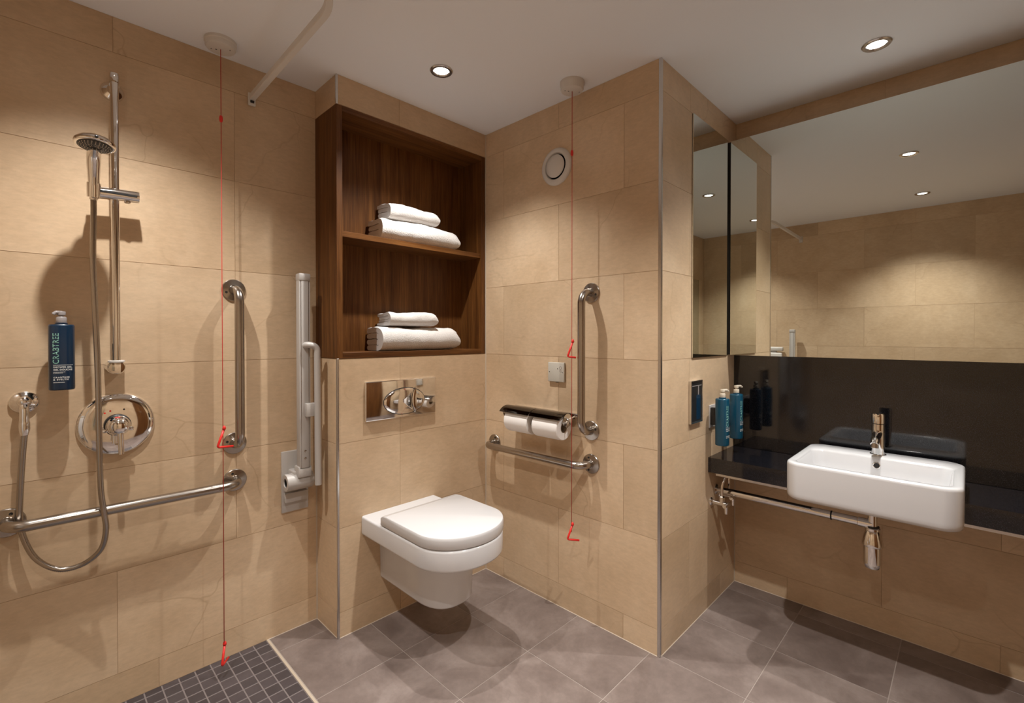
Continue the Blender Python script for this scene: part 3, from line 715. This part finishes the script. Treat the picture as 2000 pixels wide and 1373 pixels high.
# worktop in four pieces around the basin cutout is one joined slab
bm = BM(); iy0, iy1, ix1 = BYR + .02, BYL - .02, 2.440
box(bm, WF, D - .0005, iy1, C - .0005, .636, .704); box(bm, WF, D - .0005, R + .0005, iy0, .636, .704); box(bm, ix1, D - .0005, iy0, iy1, .636, .704)
top = obj('slab', bm, 'granite')
own(wt, top, obj('support_strip', box(BM(), WF + .014, WF + .040, iy1, C - .03, .622, .636), 'trim'), obj('support_strip', box(BM(), WF + .014, WF + .040, R + .01, iy0, .622, .636), 'trim'))
sp = obj('splashback', box(BM(), D - .018, D - .0002, R + .001, C - .0005, .7042, MZ0 + .001, .001, 1), 'granite'); tag(sp, 'polished black granite splashback between the worktop and the mirror', 'splashback')
bas = thing('wash_basin', 'white rectangular wash basin with rounded corners set in the worktop', 'basin', (2.24, .262, .64))
def rrect(x0, x1, y0, y1, r_, z, n=8, rx=None):
    out = []
    for cx, cy, a0 in ((x1 - r_, y1 - r_, 0), (x0 + r_, y1 - r_, 90), (x0 + r_, y0 + r_, 180), (x1 - r_, y0 + r_, 270)):
        for k_ in range(n + 1):
            th = math.radians(a0 + 90 * k_ / n); out.append(V((cx + r_ * math.cos(th), cy + r_ * math.sin(th), z)))
    return out
def br_(ins, z, r_=.055): return rrect(BXL + ins, BXR - ins, BYR + ins, BYL - ins, max(.004, r_ - ins * .7), z)
ix0, ix1_, iy0_, iy1_ = BXL + .026, 2.345, BYR + .030, BYL - .030
def bi(ins, z, r_=.040): return rrect(ix0 + ins, ix1_ - ins, iy0_ + ins, iy1_ - ins, max(.004, r_), z)
bm = BM()
loft(bm, [br_(.06, .640), br_(.030, .640), br_(.012, .642), br_(.004, .648), br_(.001, .656), br_(0, .668), br_(0, .772), br_(.0012, .779), br_(.0045, .783), br_(.009, .7845),
          bi(-.004, .7845, .040), bi(0, .782), bi(.003, .775), bi(.008, .74), bi(.016, .700), bi(.030, .682), bi(.055, .674), bi(.10, .670, .03)])
basin = obj('bowl', bm, 'ceramic', None, True, 45)
TY = .266
# overflow on the rear inner face, waste in the bowl
of = obj('overflow_ring', lathe(BM(), (ix1_ - .0075, TY - .002, .752), (-1, 0, .15), [(.013, -.004), (.013, .002), (.011, .0035), (.0095, .002), (.0095, -.002)], 28, False), 'chrome', None, True, 40)
ofh = obj('overflow_hole', lathe(BM(), (ix1_ - .0075, TY - .002, .752), (-1, 0, .15), [(0, .001), (.0098, .001), (.0098, -.002)], 20), 'black')
wa_ = obj('waste_plug', lathe(BM(), (2.20, .262, .669), (0, 0, 1), [(.028, 0), (.028, .004), (.024, .007), (0, .008)], 28), 'chrome', None, True, 40)
own(bas, basin, of, ofh, wa_)
# ------------------------------------------------------------------ tap
tx_ = 2.398
tp = thing('basin_tap', 'chrome single lever tap standing on the rear of the basin', 'tap', (tx_, TY, .7845))
kids = [obj('base_ring', lathe(BM(), (tx_, TY, .7846), (0, 0, 1), [(.0275, 0), (.0275, .003), (.024, .005)], 32), 'chrome', None, True, 40),
        obj('body', lathe(BM(), (tx_, TY, .786), (0, 0, 1), [(.0235, 0), (.0225, .01), (.0220, .10), (.0220, .124)], 32), 'chrome', None, True, 40),
        obj('lever_cap', lathe(BM(), (tx_, TY, .9115), (0, 0, 1), [(.0205, 0), (.0225, .001), (.0225, .036), (.0205, .040), (0, .041)], 32), 'chrome', None, True, 40)]
kids.append(obj('spout', tube(BM(), smooth_path([(tx_ - .012, TY, .872), (tx_ - .05, TY, .866), (tx_ - .085, TY, .855), (tx_ - .100, TY, .842)], 5), [.0155] * 6 + [.0145] * 6 + [.0135] * 4, 20), 'chrome', None, True, 50))
kids.append(obj('aerator', lathe(BM(), (tx_ - .094, TY, .846), (-.15, 0, -1), [(.0125, 0), (.0125, .018), (.010, .019), (.010, .016), (0, .016)], 20), 'steel', None, True, 40))
kids.append(obj('lever', tube(BM(), [(tx_ - .015, TY, .944), (tx_ - .045, TY, .949), (tx_ - .062, TY, .951)], [.0075, .006, .005], 12), 'chrome', None, True, 50))
own(tp, *kids)
# ------------------------------------------------------------------ bottle trap and waste pipe
q = thing('bottle_trap', 'chrome bottle trap hanging under the basin', 'trap', (2.28, .268, .36))
tx2, ty2 = 2.28, .268
own(q, obj('tailpipe', lathe(BM(), (tx2, ty2, .641), (0, 0, -1), [(.016, 0), (.016, .125)], 24), 'chrome', None, True, 40),
    obj('compression_nut', lathe(BM(), (tx2, ty2, .524), (0, 0, -1), [(.020, 0), (.0255, .004), (.0255, .012), (.022, .014)], 24), 'chrome', None, True, 40),
    obj('rubber_ring', lathe(BM(), (tx2, ty2, .5275), (0, 0, -1), [(.0215, 0), (.0215, .004), (.017, .004)], 24), 'black'),
    obj('trap_body', lathe(BM(), (tx2, ty2, .512), (0, 0, -1), [(.022, 0), (.025, .004), (.0345, .048), (.0355, .058), (.0335, .062)], 32), 'chrome', None, True, 40),
    obj('trap_cup', lathe(BM(), (tx2, ty2, .452), (0, 0, -1), [(.0310, 0), (.0305, .066), (.029, .078), (.025, .086), (0, .088)], 32), 'chrome', None, True, 40),
    obj('outlet_branch', tube(BM(), [(tx2, ty2, .532), (tx2 + .001, ty2 + .045, .5325)], .0185, 20), 'chrome', None, True, 50))
pp = thing('waste_pipe', 'long chrome waste pipe running from the trap to the short wall', 'pipe', (2.282, .6, .516))
own(pp, obj('pipe', tube(BM(), [(2.281, .315, .5325), (2.282, .6, .532), (2.283, C, .532)], .0165, 24), 'chrome', None, True, 50),
    obj('rubber_joint', lathe(BM(), (2.2815, .400, .5322), (0, 1, 0), [(.0185, 0), (.0185, .005), (.016, .005)], 24), 'black'),
    obj('wall_flange', lathe(BM(), (2.283, C, .532), (0, -1, 0), [(.026, 0), (.026, .003), (.020, .010), (.017, .012)], 28), 'chrome', None, True, 40))
def stop_valve(label, x, y, z, hy, top):
    r_ = thing('stop_valve', label, 'valve', (x, C, z), 'stop valves under the worktop')
    own(r_, obj('wall_flange', lathe(BM(), (x, C, z), (0, -1, 0), [(.020, 0), (.020, .002), (.015, .008), (.010, .011)], 24), 'chrome', None, True, 40),
        obj('body', tube(BM(), [(x, C - .008, z), (x, C - .05, z), (x, y - .022, z)], .0105, 16), 'chrome', None, True, 40),
        obj('handle', tube(BM(), [(x, y - .018, z - .005), (x, y - .018, z - .042)], [.009, .0075], 14), 'chrome', None, True, 40),
        obj('cross_handle', tube(BM(), [(x - .034, y - .022, z), (x + .030, y - .022, z - .002)], .0085, 14), 'chrome', None, True, 40),
        obj('nut', lathe(BM(), (x, y, z + .006), (0, 0, 1), [(.0125, 0), (.0125, .026), (.009, .030)], 6), 'chrome'),
        obj('riser_pipe', tube(BM(), smooth_path([(x, y, z + .02), (x, y, z + .06), (x + .005, y, z + .09), (x + .04, y - .01, .634)], 5), .0065, 12), 'chrome', None, True, 50))
stop_valve('chrome stop valve under the worktop nearer the worktop edge', 2.222, C - .050, .490, 0, .62)
stop_valve('chrome stop valve under the worktop nearer the basin wall', 2.335, C - .040, .498, 0, .62)

# ------------------------------------------------------------------ vent, switch plate, toilet roll holder
vt = thing('ventilation_valve', 'round cream ventilation valve high on the toilet side wall', 'vent', (B, 1.385, 2.055))
nx0 = (-1, 0, 0)
own(vt, obj('ring', lathe(BM(), (B, 1.385, 2.055), nx0, [(.086, 0), (.087, .005), (.084, .011), (.072, .0165), (.062, .016), (.058, .010), (.057, 0)], 48, False), 'plastic', None, True, 40),
    obj('throat', lathe(BM(), (B, 1.385, 2.055), nx0, [(0, .001), (.058, .001)], 40), 'dark'),
    obj('disc', lathe(BM(), (B, 1.385, 2.055), nx0, [(.020, .002), (.052, .012), (.053, .016), (.048, .022), (.030, .029), (0, .032)], 48), 'plastic', None, True, 40))
sw = thing('reset_plate', 'square off-white pull cord reset plate above the toilet roll holder', 'switch', (B, 1.38, 1.05))
kids = [bxo('plate', 'plate', B - .012, B, 1.334, 1.430, 1.052, 1.143, bev=.003)]
for y_, z_, rr in ((1.420, 1.098, .0022), (1.344, 1.098, .0022), (1.372, 1.114, .002)):
    kids.append(obj('screw', lathe(BM(), (B - .012, y_, z_), nx0, [(rr, 0), (rr, .0008), (0, .0008)], 12), 'black'))
for z_, rr in ((1.118, .0075), (1.104, .0055)):
    kids.append(obj('printed_ring', lathe(BM(), (B - .0121, 1.355, z_), nx0, [(rr, 0), (rr, .0006), (rr - .0012, .0006), (rr - .0012, 0)], 24, False), 'pump'))
kids.append(bxo('sounder', 'black', B - .010, B - .002, 1.372, 1.386, 1.0495, 1.0535, bev=.001))
own(sw, *kids)
rh = thing('toilet_roll_holder', 'chrome double toilet roll holder with curved covers', 'roll holder', (B, 1.44, .87))
RX, RZ = 1.640, .868
def cover(y0, y1):
    bm = BM(); out, inn = [], []
    for k_ in range(15):
        th = math.radians(28 + 118 * k_ / 14); out.append((RX + .066 * math.cos(th), RZ + .058 * math.sin(th)))
        inn.append((RX + .0645 * math.cos(th), RZ + .0565 * math.sin(th)))
    pts = out + inn[::-1]
    prism(bm, pts, lambda p: V((p[0], y0, p[1])), lambda p: V((p[0], y1, p[1])))
    return obj('cover', bm, 'darkchrome', None, True, 30)
kids = [cover(1.452, 1.640), cover(1.268, 1.448)]
kids.append(obj('back_rail', tube(BM(), [(B - .010, 1.250, .908), (B - .010, 1.645, .908)], .010, 16), 'chrome', None, True, 40))
for y_ in (1.640, 1.450, 1.266):
    kids.append(obj('side_cap', lathe(BM(), (RX + .002, y_ + .003, RZ + .026), (0, -1, 0), [(.030, 0), (.030, .003), (0, .004)], 24), 'chrome', None, True, 40))
    kids.append(obj('arm', tube(BM(), [(B - .002, y_, .908), (RX + .01, y_, RZ + .030), (RX, y_, RZ)], .0045, 10), 'chrome', None, True, 40))
for y0, y1 in ((1.452, 1.610), (1.268, 1.435)):
    kids.append(obj('spindle', tube(BM(), [(RX, y0 - .004, RZ), (RX, y1, RZ)], .006, 12), 'chrome', None, True, 40))
own(rh, *kids)
for y0, y1, lb in ((1.462, 1.612, 'white toilet roll on the holder nearer the toilet corner'), (1.284, 1.432, 'white toilet roll on the holder nearer the upright grab rail')):
    rt = thing('toilet_roll', lb, 'toilet roll', (RX, (y0 + y1) / 2, RZ - .058))
    RR = .0545; zc = RZ - .010
    own(rt, obj('paper', lathe(BM(), (RX, y0, zc), (0, 1, 0), [(.0225, .001), (RR - .003, 0), (RR, .003), (RR, y1 - y0 - .003), (RR - .003, y1 - y0), (.0225, y1 - y0 - .001), (.0225, .001)], 48, False), 'paper', None, True, 40),
        obj('core', lathe(BM(), (RX, y0 + .001, zc), (0, 1, 0), [(.0195, 0), (.0222, 0), (.0222, y1 - y0 - .002), (.0195, y1 - y0 - .002), (.0195, 0)], 32, False), 'card', None, True, 40))

# ------------------------------------------------------------------ downlights
DL = ['recessed ceiling downlight above the toilet', 'recessed ceiling downlight above the basin', 'recessed ceiling downlight in the middle of the room seen in the mirror', 'recessed ceiling downlight near the left wall seen in the mirror', 'recessed ceiling downlight over the shower']
for (x, y, wts), lb in zip(LAMPS, DL):
    r_ = thing('downlight', lb, 'ceiling light', (x, y, H), 'recessed ceiling downlights')
    bez = obj('bezel', lathe(BM(), (x, y, H), (0, 0, -1), [(.046, 0), (.0465, .003), (.043, .0065), (.033, .006), (.0295, .001)], 40, False), 'trim', None, True, 40)
    lens = obj('lens', lathe(BM(), (x, y, H), (0, 0, -1), [(0, .0012), (.030, .0012)], 40), 'glow')
    ld = bpy.data.lights.new('downlight_lamp', 'SPOT'); ld.energy = wts; ld.color = LAMP_COL; ld.spot_size = math.radians(112); ld.spot_blend = 1.0; ld.shadow_soft_size = .014
    lo = bpy.data.objects.new('lamp', ld); COL.objects.link(lo); lo.location = (x, y, H - .008)
    own(r_, bez, lens, lo)
